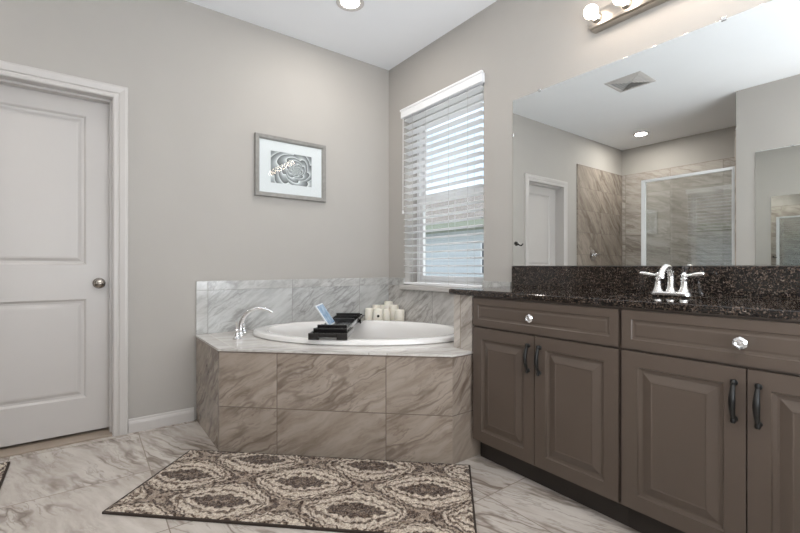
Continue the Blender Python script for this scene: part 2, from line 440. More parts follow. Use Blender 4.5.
def holed_plate(outer, hole, z0, z1, bm=None):
    """horizontal slab: outer polygon (list of xy) with an elliptical hole given as ring of xy points"""
    bm = bm or bmesh.new(); cx = sum(p[0] for p in hole)/len(hole); cy = sum(p[1] for p in hole)/len(hole)
    def hit(ang):
        d = V(math.cos(ang), math.sin(ang)); best = None
        for i in range(len(outer)):
            p, q = Vector(outer[i]), Vector(outer[(i+1) % len(outer)]); e = q-p; r = p-V(cx, cy)
            den = d.x*e.y-d.y*e.x
            if abs(den) < 1e-9: continue
            t = (r.x*e.y-r.y*e.x)/den; s = (r.x*d.y-r.y*d.x)/den
            if t > 0 and -1e-6 <= s <= 1+1e-6 and (best is None or t < best): best = t
        return V(cx, cy)+d*best
    angs = [(math.atan2(p[1]-cy, p[0]-cx), p) for p in hole]
    for oc_ in outer:   # extra ray through each corner, landing on the nearest hole chord
        a_ = math.atan2(oc_[1]-cy, oc_[0]-cx)
        best = min(range(len(angs)), key=lambda i: abs((angs[i][0]-a_+PI) % (2*PI)-PI))
        angs[best] = (a_, angs[best][1])
    angs.sort(key=lambda t: t[0])
    op = [hit(a_) for a_, _ in angs]; ip = [Vector(p) for _, p in angs]; n = len(op)
    rs = [[(p.x, p.y, z0) for p in ip], [(p.x, p.y, z0) for p in op], [(p.x, p.y, z1) for p in op], [(p.x, p.y, z1) for p in ip], [(p.x, p.y, z0) for p in ip]]
    rings(bm, rs, False, False); bmesh.ops.remove_doubles(bm, verts=bm.verts, dist=1e-5)
    return bm

# ---------------------------------------------------------------- room shell
XR, YB, ZC, XL, YF = 2.17, 3.06, 2.77, -2.15, -1.8
XP = -.87            # partition wall that carries the second mirror
struct('floor', B(((XL-.1, YF-.1, -.1), (XR+.1, YB+.3, 0))), 'floor')
struct('ceiling', B(((XL-.1, YF-.1, ZC), (XR+.1, YB+.3, ZC+.1))), 'ceiling')
# right wall with the window opening
WY0, WY1, WZ0, WZ1 = 1.945, 2.825, .865, 2.312
struct('wall_right', B(((XR, YF, 0), (XR+.22, WY0, ZC)), ((XR, WY1, 0), (XR+.22, YB+.14, ZC)), ((XR, WY0, 0), (XR+.22, WY1, WZ0-.035)), ((XR, WY0, WZ1), (XR+.22, WY1, ZC))), 'wall')
DX0, DX1, DZ = -.590, .132, 2.035
struct('wall_back', B(((XL-.1, YB, 0), (DX0-.012, YB+.14, ZC)), ((DX1+.012, YB, 0), (XR, YB+.14, ZC)), ((DX0-.012, YB, DZ+.012), (DX1+.012, YB+.14, ZC))), 'wall')
struct('wall_left', B(((XL-.1, YF, 0), (XL, YB, ZC))), 'wall')
struct('wall_front', B(((XL-.1, YF-.1, 0), (XR+.1, YF, ZC))), 'wall')
struct('wall_partition', B(((XP-.11, YF, 0), (XP, 1.34, ZC)), ((XL, 1.23, 0), (XP-.11, 1.34, ZC))), 'wall')
struct('wall_pony', B(((1.6525, 1.5625, .5675), (XR, 1.70, .866))), tile_mat('marble_pony_tile', (0, 1, 0), (0, 0, 1), 1.65-.30, .28, .30, .6, (0, -.7, .7), srgb(196, 189, 182), srgb(150, 142, 134), srgb(100, 88, 78), srgb(136, 124, 112), rough=.2, seed=61, big=4, vein=.6))

# door casing, jamb, threshold
def casing(bm, x0, x1, z1, wd=.076, y=YB):
    """colonial casing profile swept round an opening, proud of the wall plane y"""
    prof = [(0, 0), (0, -.010), (.006, -.014), (.022, -.015), (.028, -.010), (.034, -.015), (.060, -.021), (.070, -.021), (.076, -.016), (.076, 0)]
    rs = []
    for sgn, xx in ((-1, x0), (1, x1)):
        pass
    ringsL = [[(x0-u, y+d, 0) for u, d in prof], [(x0-u, y+d, z1+u) for u, d in prof], [(x1+u, y+d, z1+u) for u, d in prof], [(x1+u, y+d, 0) for u, d in prof]]
    rings(bm, ringsL, True, True)
bm = bmesh.new(); casing(bm, DX0+.003, DX1-.003+.006, DZ)
struct('trim_1', bm, 'white')
struct('trim_2', B(((DX0-.012, YB-.001, 0), (DX0, YB+.14, DZ+.012)), ((DX1, YB-.001, 0), (DX1+.012, YB+.14, DZ+.012)), ((DX0, YB-.001, DZ), (DX1, YB+.14, DZ+.012)),
                   ((DX1-.012, YB+.05, 0), (DX1, YB+.108, DZ)), ((DX0, YB+.05, DZ-.012), (DX1-.012, YB+.108, DZ))), 'white')   # jamb and stop
struct('trim_3', B(((DX0, YB, 0), (DX1, YB+.155, .008)), bev=.003), plain('beige_threshold', srgb(158, 144, 130), .4, nscale=9, nvar=.12))
# door slab, two moulded panels
dw = DX1-DX0-.006; y_d = YB+.11
P = lambda a, b, d: V(DX0+.003+a, y_d-d, .024+b)
dprof = [(0, 0), (.006, -.004), (.012, -.011), (.024, -.012), (.040, -.004), (.050, -.0025)]
door = struct('door_1', board(P, dw, DZ-.027, .035, [(.122, .205, dw-.122, .80), (.122, 1.005, dw-.122, 1.905)], dprof), 'white')
# knob
kx, kz = .069, .918
bm = bmesh.new(); lathe(bm, [(.032, 0), (.033, .004), (.030, .009), (.014, .012), (.012, .030), (.018, .036), (.0275, .046), (.0285, .055), (.024, .064), (.012, .069), (.0, .070)], (kx, y_d, kz), (0, -1, 0), 32)
k = obj('door_knob', bm, plain('aged_nickel', (.30, .27, .24), .18, 1, nscale=20), door, smooth=True); k['label'] = 'round aged nickel knob'
bm = bmesh.new()
for hz in (.22, 1.0, 1.8): pass
bm.free()

struct('door_gap_blocker', B(((DX0-.1, YB+.19, 0), (DX1+.1, YB+.29, ZC))), 'cabdark')  # added dark box, shuts out the sky and keeps the door gap black
# baseboards
def baseboard(name, p0, p1, nrm):
    prof = [(0, 0), (.014, 0), (.014, .055), (.011, .066), (.008, .070), (.007, .080), (.004, .084), (0, .084)]
    p0, p1, nrm = Vector(p0), Vector(p1), Vector(nrm)
    bm = bmesh.new(); rings(bm, [[p+nrm*d+V(0, 0, z) for d, z in prof] for p in (p0, p1)])
    return struct(name, bm, 'white')
baseboard('baseboard_back', (DX1+.081, YB, 0), (.580, YB, 0), (0, -1, 0))
baseboard('baseboard_back_left', (-.90, YB, 0), (DX0-.081, YB, 0), (0, -1, 0))
baseboard('baseboard_partition', (XP, 1.33, 0), (XP, YF, 0), (1, 0, 0))
baseboard('baseboard_front', (XP, YF, 0), (XR, YF, 0), (0, 1, 0))
baseboard('baseboard_right', (XR, -.02, 0), (XR, YF, 0), (-1, 0, 0))

# tile wainscot round the tub: field + trim strip
TZ = .922; dk = .567
struct('trim_4', B(((.664, YB-.010, dk), (XR, YB, TZ-.064))), 'splash_back')
struct('trim_5', B(((.592, YB-.0125, TZ-.064), (XR, YB, TZ)), ((.592, YB-.0125, dk), (.664, YB, TZ-.064)), bev=.002), 'splash_strip')
struct('trim_6', B(((XR-.010, WY1, dk), (XR, YB-.010, TZ-.064)), ((XR-.010, 1.70, dk), (XR, WY1, .828)), ((XR-.010, 1.70, .828), (XR, WY0, TZ-.064))), 'splash_side')
struct('trim_7', B(((XR-.0125, WY1, TZ-.064), (XR, YB-.0125, TZ)), ((XR-.0125, 1.715, TZ-.064), (XR, WY0, TZ)), bev=.002), 'splash_strip')
# shower tile
struct('trim_8', B(((XL+.012, YB-.012, 0), (-.905, YB, 2.385))), 'shower_back')
struct('trim_9', B(((XL, 1.34, 0), (XL+.012, YB, 2.385))), 'shower_side')
struct('trim_10', B(((XL+.012, 1.34, 0), (XP, 1.352, 2.385))), 'shower_back')
struct('trim_11', B(((-.985, 1.352, 0), (-.865, YB-.012, .10)), bev=.004), 'shower_side')

# ---------------------------------------------------------------- window
win = thing('window_1', '', 'window', (XR+.16, (WY0+WY1)/2, WZ0)); del win['label'], win['category']; win['kind'] = 'structure'
x0, x1 = XR+.13, XR+.20
def rectframe(x0, x1, y0, y1, z0, z1, w_): return [((x0, y0, z0), (x1, y0+w_, z1)), ((x0, y1-w_, z0), (x1, y1, z1)), ((x0, y0+w_, z0), (x1, y1-w_, z0+w_)), ((x0, y0+w_, z1-w_), (x1, y1-w_, z1))]
obj('window_frame', B(*rectframe(x0, x1, WY0, WY1, WZ0, WZ1, .035), bev=.003), 'vinyl', win)
s_ = obj('lower_sash', B(*rectframe(x0+.005, x0+.032, WY0+.036, WY1-.036, WZ0+.036, 1.605, .042), bev=.003), 'vinyl', win)
obj('glass_pane', B(((x0+.016, WY0+.078, WZ0+.078), (x0+.019, WY1-.078, 1.563))), 'glass', s_)
s_ = obj('upper_sash', B(*rectframe(x0+.036, x0+.063, WY0+.036, WY1-.036, 1.560, WZ1-.036, .035), bev=.003), 'vinyl', win)
obj('glass_pane', B(((x0+.048, WY0+.071, 1.595), (x0+.051, WY1-.071, WZ1-.071))), 'glass', s_)
struct('window_sill', B(((XR-.045, WY0-.03, WZ0-.035), (XR+.13, WY1+.02, WZ0)), bev=.006), 'white')

# blinds
bl = thing('window_blind', 'white horizontal slat blind with open slats covering the window', 'blind', (XR, 2.4, WZ0+.005))
obj('valance', B(((XR-.036, WY0-.012, 2.268), (XR-.024, WY1+.012, 2.334)), ((XR-.042, WY0-.018, 2.324), (XR-.020, WY1+.018, 2.342)), ((XR-.024, WY0-.012, 2.268), (XR-.001, WY0-.002, 2.334)), ((XR-.024, WY1+.002, 2.268), (XR-.001, WY1+.012, 2.334)), bev=.003), 'slat', bl)
obj('headrail', B(((XR-.020, WY0+.002, 2.268), (XR+.036, WY1-.002, 2.308)), bev=.002), 'slat', bl)
bm = bmesh.new(); sz = 2.246; i = 0; xc = XR+.014
while sz > .915:
    a_ = math.radians(7)
    T = Matrix.Translation((xc, 0, sz)) @ Matrix.Rotation(a_, 4, 'Y')
    box(bm, (-.031, WY0+.006, -.0014), (.031, WY1-.006, .0014), T=T); sz -= .0555; i += 1
obj('slats', bm, 'slat', bl)
obj('bottom_rail', B(((xc-.031, WY0+.006, .872), (xc+.031, WY1-.006, .890)), bev=.003), 'slat', bl)
bm = bmesh.new()
for yy in (WY0+.13, 2.27, 2.53, WY1-.13):
    for xx in (xc-.033, xc+.033): box(bm, (xx-.0008, yy-.0012, .885), (xx+.0008, yy+.0012, 2.27))
obj('ladder_cord', bm, plain('white_cord', srgb(205, 205, 204), .8, nscale=40), bl)
bm = bmesh.new(); tube(bm, [(XR-.028, WY1-.012, 2.27), (XR-.028, WY1-.010, 1.50)], .0022, 8)
lathe(bm, [(.003, .03), (.007, .012), (.008, 0), (.0, -.001)], (XR-.028, WY1-.010, 1.465), n=12)
pc = obj('pull_cord', bm, 'slat', bl, smooth=True)

# ---------------------------------------------------------------- tub and its platform
nv = V(.691, .723, 0); sv = V(.723, -.691, 0)
c1, c2, c3, c4 = (.592, YB-.013), (.592, 2.449), (1.512, 1.566), (2.155, 1.560)
CX, CY = 1.498, 2.435
def ell(a, b, z, n=72, p=2.0, cx=CX, cy=CY):
    r = []
    for i in range(n):
        t = 2*PI*i/n; ct, st = math.cos(t), math.sin(t)
        u = a*math.copysign(abs(ct)**(2/p), ct); v = b*math.copysign(abs(st)**(2/p), st)
        q = V(cx, cy, z)+sv*u+nv*v; r.append(q)
    return r
plat = thing('tub_platform', 'marble tiled corner platform with angled front that holds the bathtub', 'tub surround', (1.3, 2.3, 0))
T_ = .012
def wallpanel(p, q, z0, z1, th=T_):
    p, q = Vector((*p, 0)), Vector((*q, 0)); d = (q-p).normalized(); n_ = V(-d.y, d.x, 0)   # inward side
    bm = bmesh.new(); rings(bm, [[p+V(0, 0, z0), p+n_*th+V(0, 0, z0), p+n_*th+V(0, 0, z1), p+V(0, 0, z1)], [q+V(0, 0, z0), q+n_*th+V(0, 0, z0), q+n_*th+V(0, 0, z1), q+V(0, 0, z1)]])
    return bm
m_left = tile_mat('marble_apron_shaded_left', (0, -1, 0), (0, 0, 1), -3.06-.02, -.05, .598, .30, (0, -.7, .6), srgb(166, 154, 143), srgb(134, 121, 109), srgb(72, 54, 43), srgb(104, 92, 82), rough=.2, seed=13, big=4, vein=.55)  # side panel marble with its shade painted in, darker than the wall tile
m_end = tile_mat('marble_apron_shaded_end', (1, 0, 0), (0, 0, 1), 1.35, -.05, .598, .30, (.6, 0, .7), srgb(166, 154, 143), srgb(134, 121, 109), srgb(72, 54, 43), srgb(104, 92, 82), rough=.2, seed=17, big=4, vein=.55)  # end panel, same painted shade as the apron front
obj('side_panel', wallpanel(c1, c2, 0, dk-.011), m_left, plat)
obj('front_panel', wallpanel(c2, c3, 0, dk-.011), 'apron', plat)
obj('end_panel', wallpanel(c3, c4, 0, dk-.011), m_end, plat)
ov = .008
outer = [(c1[0]-ov, YB-.013), (c2[0]-ov, c2[1]-ov*.5), (c3[0]-ov*.4, c3[1]-ov), (1.655, 1.554), (1.655, 1.562), (XR-.013, 1.562), (XR-.013, YB-.013)]
hole = [(p.x, p.y) for p in ell(.64, .40, 0)]
bm = holed_plate(outer, hole, dk-.011, dk)
obj('deck', bm, 'deck', plat)

tub = thing('bathtub', 'white oval drop-in bathtub set into the marble platform', 'bathtub', (CX, CY, .12))
prof = [(.66, .42, dk+.001), (.733, .450, dk+.001), (.740, .456, dk+.006), (.740, .456, dk+.020), (.735, .451, dk+.029), (.721, .441, dk+.033), (.675, .415, dk+.034), (.645, .405, dk+.031), (.636, .396, dk+.022), (.628, .388, dk+.004), (.618, .378, dk-.03), (.59, .355, .42), (.55, .32, .28), (.50, .275, .18), (.42, .21, .145), (.25, .12, .135), (.05, .03, .132)]
bm = bmesh.new(); rings(bm, [ell(a_, b_, z_, p=2.0+.25*(z_ < .5)) for a_, b_, z_ in prof], False, True)
# outer skin so the shell has thickness
rings(bm, [ell(a_, b_, z_) for a_, b_, z_ in [(.66, .42, dk+.001), (.632, .392, dk-.01), (.61, .372, .42), (.57, .34, .28), (.52, .29, .16), (.43, .22, .125), (.05, .03, .12)]], False, True)
bmesh.ops.remove_doubles(bm, verts=bm.verts, dist=1e-5)
obj('shell', bm, 'acrylic', tub, smooth=True)
bm = bmesh.new(); lathe(bm, [(.0, 0), (.032, 0), (.034, .003), (.030, .006), (0, .007)], (CX, CY, .134), n=24)
obj('drain', bm, 'chrome', tub, smooth=True)

# tub filler: arched spout and two handles
fx = V(.81, 2.81, dk+.0005); ds = V(.898, -.44, 0); hp = V(.44, .898, 0)
tf = thing('tub_faucet', 'chrome arched spout with two handles on the tub platform', 'faucet', fx)
bm = bmesh.new(); lathe(bm, [(.032, 0), (.032, .006), (.024, .014), (.019, .03), (.017, .05)], fx, n=24)
pts = smoothpts([fx+V(0, 0, .03), fx+ds*.004+V(0, 0, .09), fx+ds*.04+V(0, 0, .150), fx+ds*.10+V(0, 0, .179), fx+ds*.155+V(0, 0, .172), fx+ds*.200+V(0, 0, .148)])
tube(bm, pts, [.017-.006*i/len(pts) for i in range(len(pts))], 16)
obj('spout', bm, 'chrome', tf, smooth=True)
for sg in (-1, 1):
    hc = fx+hp*(.115*sg)
    bm = bmesh.new(); lathe(bm, [(.027, 0), (.027, .005), (.020, .012), (.014, .03), (.012, .048), (.016, .055), (.012, .062), (0, .064)], hc, n=24)
    tube(bm, [hc+V(0, 0, .056), hc+V(0, 0, .080)+hp*sg*.004, hc+V(0, 0, .100)+hp*sg*.016, hc+V(0, 0, .116)+hp*sg*.032], [.009, .008, .0075, .005], 10)
    obj('handle', bm, 'chrome', tf, smooth=True)

# candles in the corner behind the tub
cd = [(1.925, 2.990, .100, .041, 'squat cream pillar candle, leftmost of the cluster', 0), (2.000, 3.004, .122, .035, 'cream candle behind the left end of the cluster', 0),
      (1.950, 2.905, .104, .042, 'cream candle with a dark dot on its side', 1), (2.062, 3.010, .120, .026, 'cream candle behind the one with the dark dot', 0),
      (2.112, 2.985, .148, .038, 'tallest cream candle, standing in the corner behind the tub', 0), (2.030, 2.900, .092, .036, 'low cream candle at the front of the cluster', 0),
      (2.112, 2.898, .124, .040, 'mid-height cream candle near the right end of the cluster', 0), (2.100, 2.805, .092, .040, 'shortest cream candle at the right end of the cluster', 0)]
for i, (x, y, h, r, lb, dot) in enumerate(cd):
    b0 = V(x, y, dk+.0005); t = thing('candle', lb, 'candle', b0, 'pillar candles in the tub corner')
    ph = random.random()*6
    def fl_(u, hh, ph=ph, h=h): return .03*math.sin(2*PI*u*3+ph) if hh > h*.9 else 0
    bm = bmesh.new(); lathe(bm, [(r-.002, 0), (r, .003), (r, h*.55), (r*.985, h*.92), (r*.93, h), (r*.84, h-.003), (r*.78, h-.014), (.002, h-.017)], b0, n=28, flute=fl_)
    obj('wax', bm, 'candle', t, smooth=True)
    bm = bmesh.new(); tube(bm, [b0+V(0, 0, h-.018), b0+V(.001, 0, h-.004)], .0015, 8); obj('wick', bm, 'wick', t)
    if dot:
        d = (V(0, 0, 0)-V(x, y, 0)).normalized(); d = (d+V(.05, 0, 0)).normalized()
        bm = bmesh.new(); lathe(bm, [(.011, -.004), (.011, .0015), (.009, .003), (0, .003)], b0+d*r+V(0, 0, .045), d, 20)
        q = obj('seal', bm, 'wick', t, smooth=True); q['label'] = 'dark round dot on the candle side'

# bath caddy across the tub
cl = V(.6225, .7826, 0); cw = V(.7826, -.6225, 0); c0 = V(1.105, 2.160, dk+.0345)
TC = Matrix.Translation(c0) @ Matrix(((cw.x, cl.x, 0, 0), (cw.y, cl.y, 0, 0), (0, 0, 1, 0), (0, 0, 0, 1)))
cy_ = thing('bath_caddy', 'black stepped wooden bath caddy laid across the bathtub', 'bath caddy', c0+cl*.45)
def CB(*bx, bev=.002): return B(*bx, bev=bev, T=TC)
for nm, l0, sg in (('end_tray', 0, 1), ('end_tray', .92, -1)):
    f = lambda l: l0+sg*l
    bm = CB(((-.112, f(0), 0), (-.05, f(.014), .038)), ((.05, f(0), 0), (.112, f(.014), .038)), ((-.05, f(0), .012), (.05, f(.014), .038)),
            ((-.112, f(.014), .004), (-.100, f(.26), .036)), ((.100, f(.014), .004), (.112, f(.26), .036)), ((-.1, f(.014), .010), (.1, f(.26), .016)))
    obj(nm, bm, 'blackwood', cy_)
    bm = CB(((-.100, f(.075), .016), (.100, f(.089), .056)), ((-.100, f(.089), .034), (-.090, f(.30), .050)), ((.090, f(.089), .034), (.100, f(.30), .050)))
    obj('cross_step', bm, 'blackwood', cy_)
    bm = CB(((-.090, f(.135), .030), (.090, f(.149), .068)), ((-.090, f(.149), .042), (.090, f(.175), .050)))
    obj('cross_step', bm, 'blackwood', cy_)
obj('centre_tray', CB(((-.094, .26, .020), (.094, .66, .028)), ((-.094, .26, .020), (-.086, .64, .046)), ((.086, .26, .020), (.094, .64, .046))), plain('tray_painted_grey_sheen', srgb(128, 130, 133), .2, nscale=20, nvar=.1, coat=.5), cy_)  # grey reflections on the black gloss tray put into its base colour
obj('book_rest', CB(((-.08, .52, .028), (.08, .532, .060)), ((-.03, .33, .028), (-.022, .50, .040))), 'blackwood', cy_)
# tablet leaning on it
tl = thing('tablet', 'tablet with painted pale blue sky reflection on its screen, leaning on the bath caddy', 'tablet', TC @ V(-.02, .41, .03))
TT = TC @ Matrix.Translation((-.050, .40, .0295)) @ Matrix.Rotation(math.radians(-34), 4, 'Y')
obj('body', B(((-.0045, -.10, 0), (.0045, .10, .165)), bev=.004, T=TT), plain('pale_tablet_casing', srgb(222, 228, 234), .35, nscale=20, nvar=.01), tl)
obj('screen', B(((.0046, -.090, .010), (.0052, .090, .155)), T=TT), 'screen', tl)

# ---------------------------------------------------------------- vanity
FX = 1.660           # cabinet face plane (frames)
cprof = [(0, 0), (.003, -.006), (.012, -.009), (.018, -.009), (.042, -.001), (.048, .0005), (.052, -.001)]
dprof2 = [(0, 0), (.003, -.0035), (.010, -.0045), (.012, -.0045), (.018, -.003)]
def pull(y, parent):
    zc, L, x = .598, .066, FX-.021
    bm = bmesh.new()
    for sg in (-1, 1):
        lathe(bm, [(.009, 0), (.0095, .003), (.006, .008), (.005, .016)], (x, y, zc+sg*L*.86), (-1, 0, 0), 16)
        lathe(bm, [(0, -.009), (.006, -.007), (.008, 0), (.006, .007), (0, .009)], (x-.016, y, zc+sg*L*.92), (0, 0, 1), 14)
    P_ = smoothpts([(x-.014, y, zc-L*.92), (x-.019, y, zc-L*.66), (x-.027, y, zc-L*.3), (x-.029, y, zc), (x-.027, y, zc+L*.3), (x-.019, y, zc+L*.66), (x-.014, y, zc+L*.92)], 5)
    n_ = len(P_); tube(bm, P_, [.0052+.0044*math.sin(PI*i/(n_-1))**1.5 for i in range(n_)], 12)
    o = obj('handle', bm, 'black', parent, smooth=True); o['label'] = 'black arched pull handle'
def knob(y, parent):
    x, z = FX-.021, .784
    bm = bmesh.new(); n_ = 12
    lathe(bm, [(.007, 0), (.006, .004), (.005, .012), (.008, .016)], (x, y, z), (-1, 0, 0), 16)
    obj('knob_stem', bm, 'chrome', parent, smooth=True)
    bm = bmesh.new(); lathe(bm, [(.008, 0), (.016, .004), (.0195, .010), (.0190, .013), (.0125, .0195), (.0085, .0165), (.003, .0190)], (x-.014, y, z), (-1, 0, 0), n_, flute=lambda u, h: .05*math.cos(2*PI*u*6))
    o = obj('knob', bm, 'crystal', parent); o['label'] = 'faceted clear crystal knob'
def cabinet(y0, y1, label, endpanel):
    t = thing('vanity_cabinet', label, 'cabinet', (1.91, (y0+y1)/2, 0), 'vanity cabinets under the granite counter')
    g = .0
    # carcass with face frame and toe kick
    bm = B(((FX, y0, .100), (FX+.018, y0+.030, .865)), ((FX, y1-.030, .100), (FX+.018, y1, .865)), ((FX, y0+.030, .833), (FX+.018, y1-.030, .865)), ((FX, y0+.030, .680), (FX+.018, y1-.030, .722)), ((FX, y0+.030, .100), (FX+.018, y1-.030, .135)), ((FX, (y0+y1)/2-.018, .135), (FX+.018, (y0+y1)/2+.018, .68)),
           ((FX+.018, y0, .10), (2.165, y0+.014, .865)), ((FX+.018, y1-.014, .10), (2.165, y1, .865)), ((FX+.018, y0+.014, .10), (2.165, y1-.014, .116)), ((2.15, y0+.014, .116), (2.165, y1-.014, .865)))
    obj('body', bm, 'cabdark' if 0 else 'cab', t)
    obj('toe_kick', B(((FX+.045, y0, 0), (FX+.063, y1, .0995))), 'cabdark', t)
    def brd(a0, a1, z0, z1, pr, ins):
        w_ = a1-a0; Pf = lambda a, b, d: V(FX-.0205-d, a1-a, z0+b)
        return board(Pf, w_, z1-z0, .020, [(ins, ins, w_-ins, (z1-z0)-ins)], pr)
    ym = (y0+y1)/2
    dr = obj('drawer_front', brd(y0+.006, y1-.006, .712, .856, dprof2, .034), 'cab', t); knob(ym+.01, dr)
    d1 = obj('door', brd(ym+.002, y1-.006, .112, .702, cprof, .056), 'cab', t); pull(ym+.030, d1)
    d2 = obj('door', brd(y0+.006, ym-.002, .112, .702, cprof, .056), 'cab', t); pull(ym-.030, d2)
    return t
YM = .782
cabinet(YM, 1.549, 'taupe raised-panel vanity cabinet next to the tub platform', True)
cabinet(.012, YM-.001, 'taupe raised-panel vanity cabinet farther from the tub, at the right edge', False)

# countertop with sink cut-out
SX, SY = 1.865, .77
ring = [(SX+.155*math.cos(2*PI*i/64), SY+.205*math.sin(2*PI*i/64)) for i in range(64)]
ct0, ct1 = .8665, .896
bm = holed_plate([(1.628, 0), (XR-.001, 0), (XR-.001, 1.714), (1.628, 1.714)], ring, ct0, ct1)
ed = [e for e in bm.edges if e.calc_length() > 0 and all(abs(v.co.x-1.628) < 1e-4 for v in e.verts) and abs(e.verts[0].co.z-e.verts[1].co.z) < 1e-5]
bmesh.ops.bevel(bm, geom=ed, offset=.006, segments=3, affect='EDGES')
tag(obj('countertop', bm, 'granite'), 'dark speckled granite countertop over the taupe vanity', 'countertop')
tag(obj('backsplash', B(((XR-.020, 0, ct1+.0005), (XR-.001, 1.695, 1.022)), bev=.0015), 'granite'), 'dark speckled granite backsplash strip under the big mirror', 'backsplash')
snk = thing('sink', 'white oval undermount sink below the granite countertop', 'sink', (SX, SY, .72))
def ring3(rx, ry, z): return [V(SX+rx*math.cos(2*PI*i/48), SY+ry*math.sin(2*PI*i/48), z) for i in range(48)]
bm = bmesh.new(); rings(bm, [ring3(.175, .225, ct0-.010), ring3(.175, .225, ct0-.001), ring3(.153, .203, ct0-.001), ring3(.15, .20, .84), ring3(.135, .18, .78), ring3(.10, .14, .745), ring3(.02, .03, .735)], False, True)
rings(bm, [ring3(.175, .225, ct0-.010), ring3(.16, .21, .84), ring3(.145, .19, .775), ring3(.105, .145, .735), ring3(.02, .03, .725)], False, True)
bmesh.ops.remove_doubles(bm, verts=bm.verts, dist=1e-5)
obj('basin', bm, 'porcelain', snk, smooth=True)
bm = bmesh.new(); lathe(bm, [(0, 0), (.022, 0), (.022, .003), (.016, .005), (0, .004)], (SX, SY, .736), n=20); obj('drain', bm, 'chrome', snk, smooth=True)

# centerset faucet
fc = V(2.08, .77, ct1+.0005)
ft = thing('sink_faucet', 'polished two-handle faucet with lever handles on the granite countertop', 'faucet', fc)
bm = bmesh.new(); pr = [(-.026, -.080), (.026, -.080)]
def stad(rx, L, z, n=12):
    r = [V(fc.x+rx*math.cos(a), fc.y+L+rx*math.sin(a), fc.z+z) for a in [PI*i/n for i in range(n+1)]]
    r += [V(fc.x+rx*math.cos(a), fc.y-L+rx*math.sin(a), fc.z+z) for a in [PI+PI*i/n for i in range(n+1)]]
    return r
rings(bm, [stad(.028, .052, 0), stad(.028, .052, .006), stad(.024, .052, .011), stad(.021, .050, .013)])
obj('base_plate', bm, 'satin', ft, smooth=True)
for sg in (-1, 1):
    hc = fc+V(0, sg*.052, .012)
    bm = bmesh.new(); lathe(bm, [(.022, 0), (.021, .006), (.016, .016), (.013, .034), (.0115, .052), (.014, .056), (.014, .060), (.009, .064), (.010, .070), (.011, .077), (.007, .084), (0, .086)], hc, n=24)
    tube(bm, smoothpts([hc+V(0, 0, .073), hc+V(-.002, sg*.022, .074), hc+V(-.004, sg*.048, .078), hc+V(-.005, sg*.072, .080), hc+V(-.005, sg*.076, .080)], 5), [.004, .0045, .005, .0055, .006, .0062, .0068, .0072, .0078, .0082, .0086, .009, .0092, .0090, .0088, .0085, .0075, .006, .0045, .003, .001], 12)
    obj('handle', bm, 'satin', ft, smooth=True)
bm = bmesh.new(); lathe(bm, [(.021, .010), (.019, .016), (.015, .028), (.013, .050), (.012, .070)], fc, n=24)
pts = smoothpts([fc+V(0, 0, .06), fc+V(-.003, 0, .090), fc+V(-.025, 0, .118), fc+V(-.058, 0, .122), fc+V(-.088, 0, .104), fc+V(-.100, 0, .085)], 6)
tube(bm, pts, [.0125+.002*math.sin(i) * 0 - .001*i/len(pts) for i in range(len(pts))], 16)
lathe(bm, [(.013, 0), (.013, .010), (.010, .014)], fc+V(-.101, 0, .074), (0, 0, 1), 20)
obj('spout', bm, 'satin', ft, smooth=True)
bm = bmesh.new(); tube(bm, [fc+V(.018, 0, .012), fc+V(.018, 0, .092)], .0025, 8); lathe(bm, [(0, -.004), (.006, 0), (.007, .005), (.004, .010), (0, .011)], fc+V(.018, 0, .093), n=14)
obj('lift_rod', bm, 'satin', ft, smooth=True)

# ---------------------------------------------------------------- mirrors
MY0 = -.10
mr = thing('wall_mirror', 'large frameless mirror above the granite backsplash', 'mirror', (XR, .8, 1.024))
obj('mirror_glass', B(((XR-.006, MY0, 1.024), (XR-.001, 1.697, 2.068)), bev=.0008), 'mirror', mr)
for yy in (1.50, .60): obj('mirror_clip', B(((XR-.010, yy-.009, 2.060), (XR-.001, yy+.009, 2.076)), bev=.002), 'chrome', mr)
obj('mirror_clip', B(((XR-.010, 1.690, 1.84), (XR-.001, 1.702, 1.858)), bev=.002), 'chrome', mr)
m2 = thing('wall_mirror', 'second frameless mirror on the opposite wall, seen in the large mirror', 'mirror', (XP, .3, 1.024))
obj('mirror_glass', B(((XP+.001, -.6, 1.024), (XP+.006, 1.190, 2.13)), bev=.0008), 'mirror', m2)
for yy in (.92,): obj('mirror_clip', B(((XP+.001, yy-.009, 2.122), (XP+.010, yy+.009, 2.138)), bev=.002), 'chrome', m2)
# small chrome hook stuck on the mirror edge
hk = V(XR-.0065, 1.672, 1.165)
M['aged_hook'] = plain('dark_metal', (.10, .095, .09), .25, 1, nscale=20)
ho = bmesh.new(); lathe(ho, [(.012, 0), (.012, .004), (.004, .005)], hk, (-1, 0, 0), 16)
tube(ho, smoothpts([hk+V(-.004, 0, 0), hk+V(-.018, -.006, -.008), hk+V(-.022, -.022, -.014), hk+V(-.018, -.038, -.004)], 5), .0038, 8)
tag(obj('mirror_hook', ho, 'aged_hook', smooth=True), 'small dark metal hook on the left edge of the large mirror', 'hook')

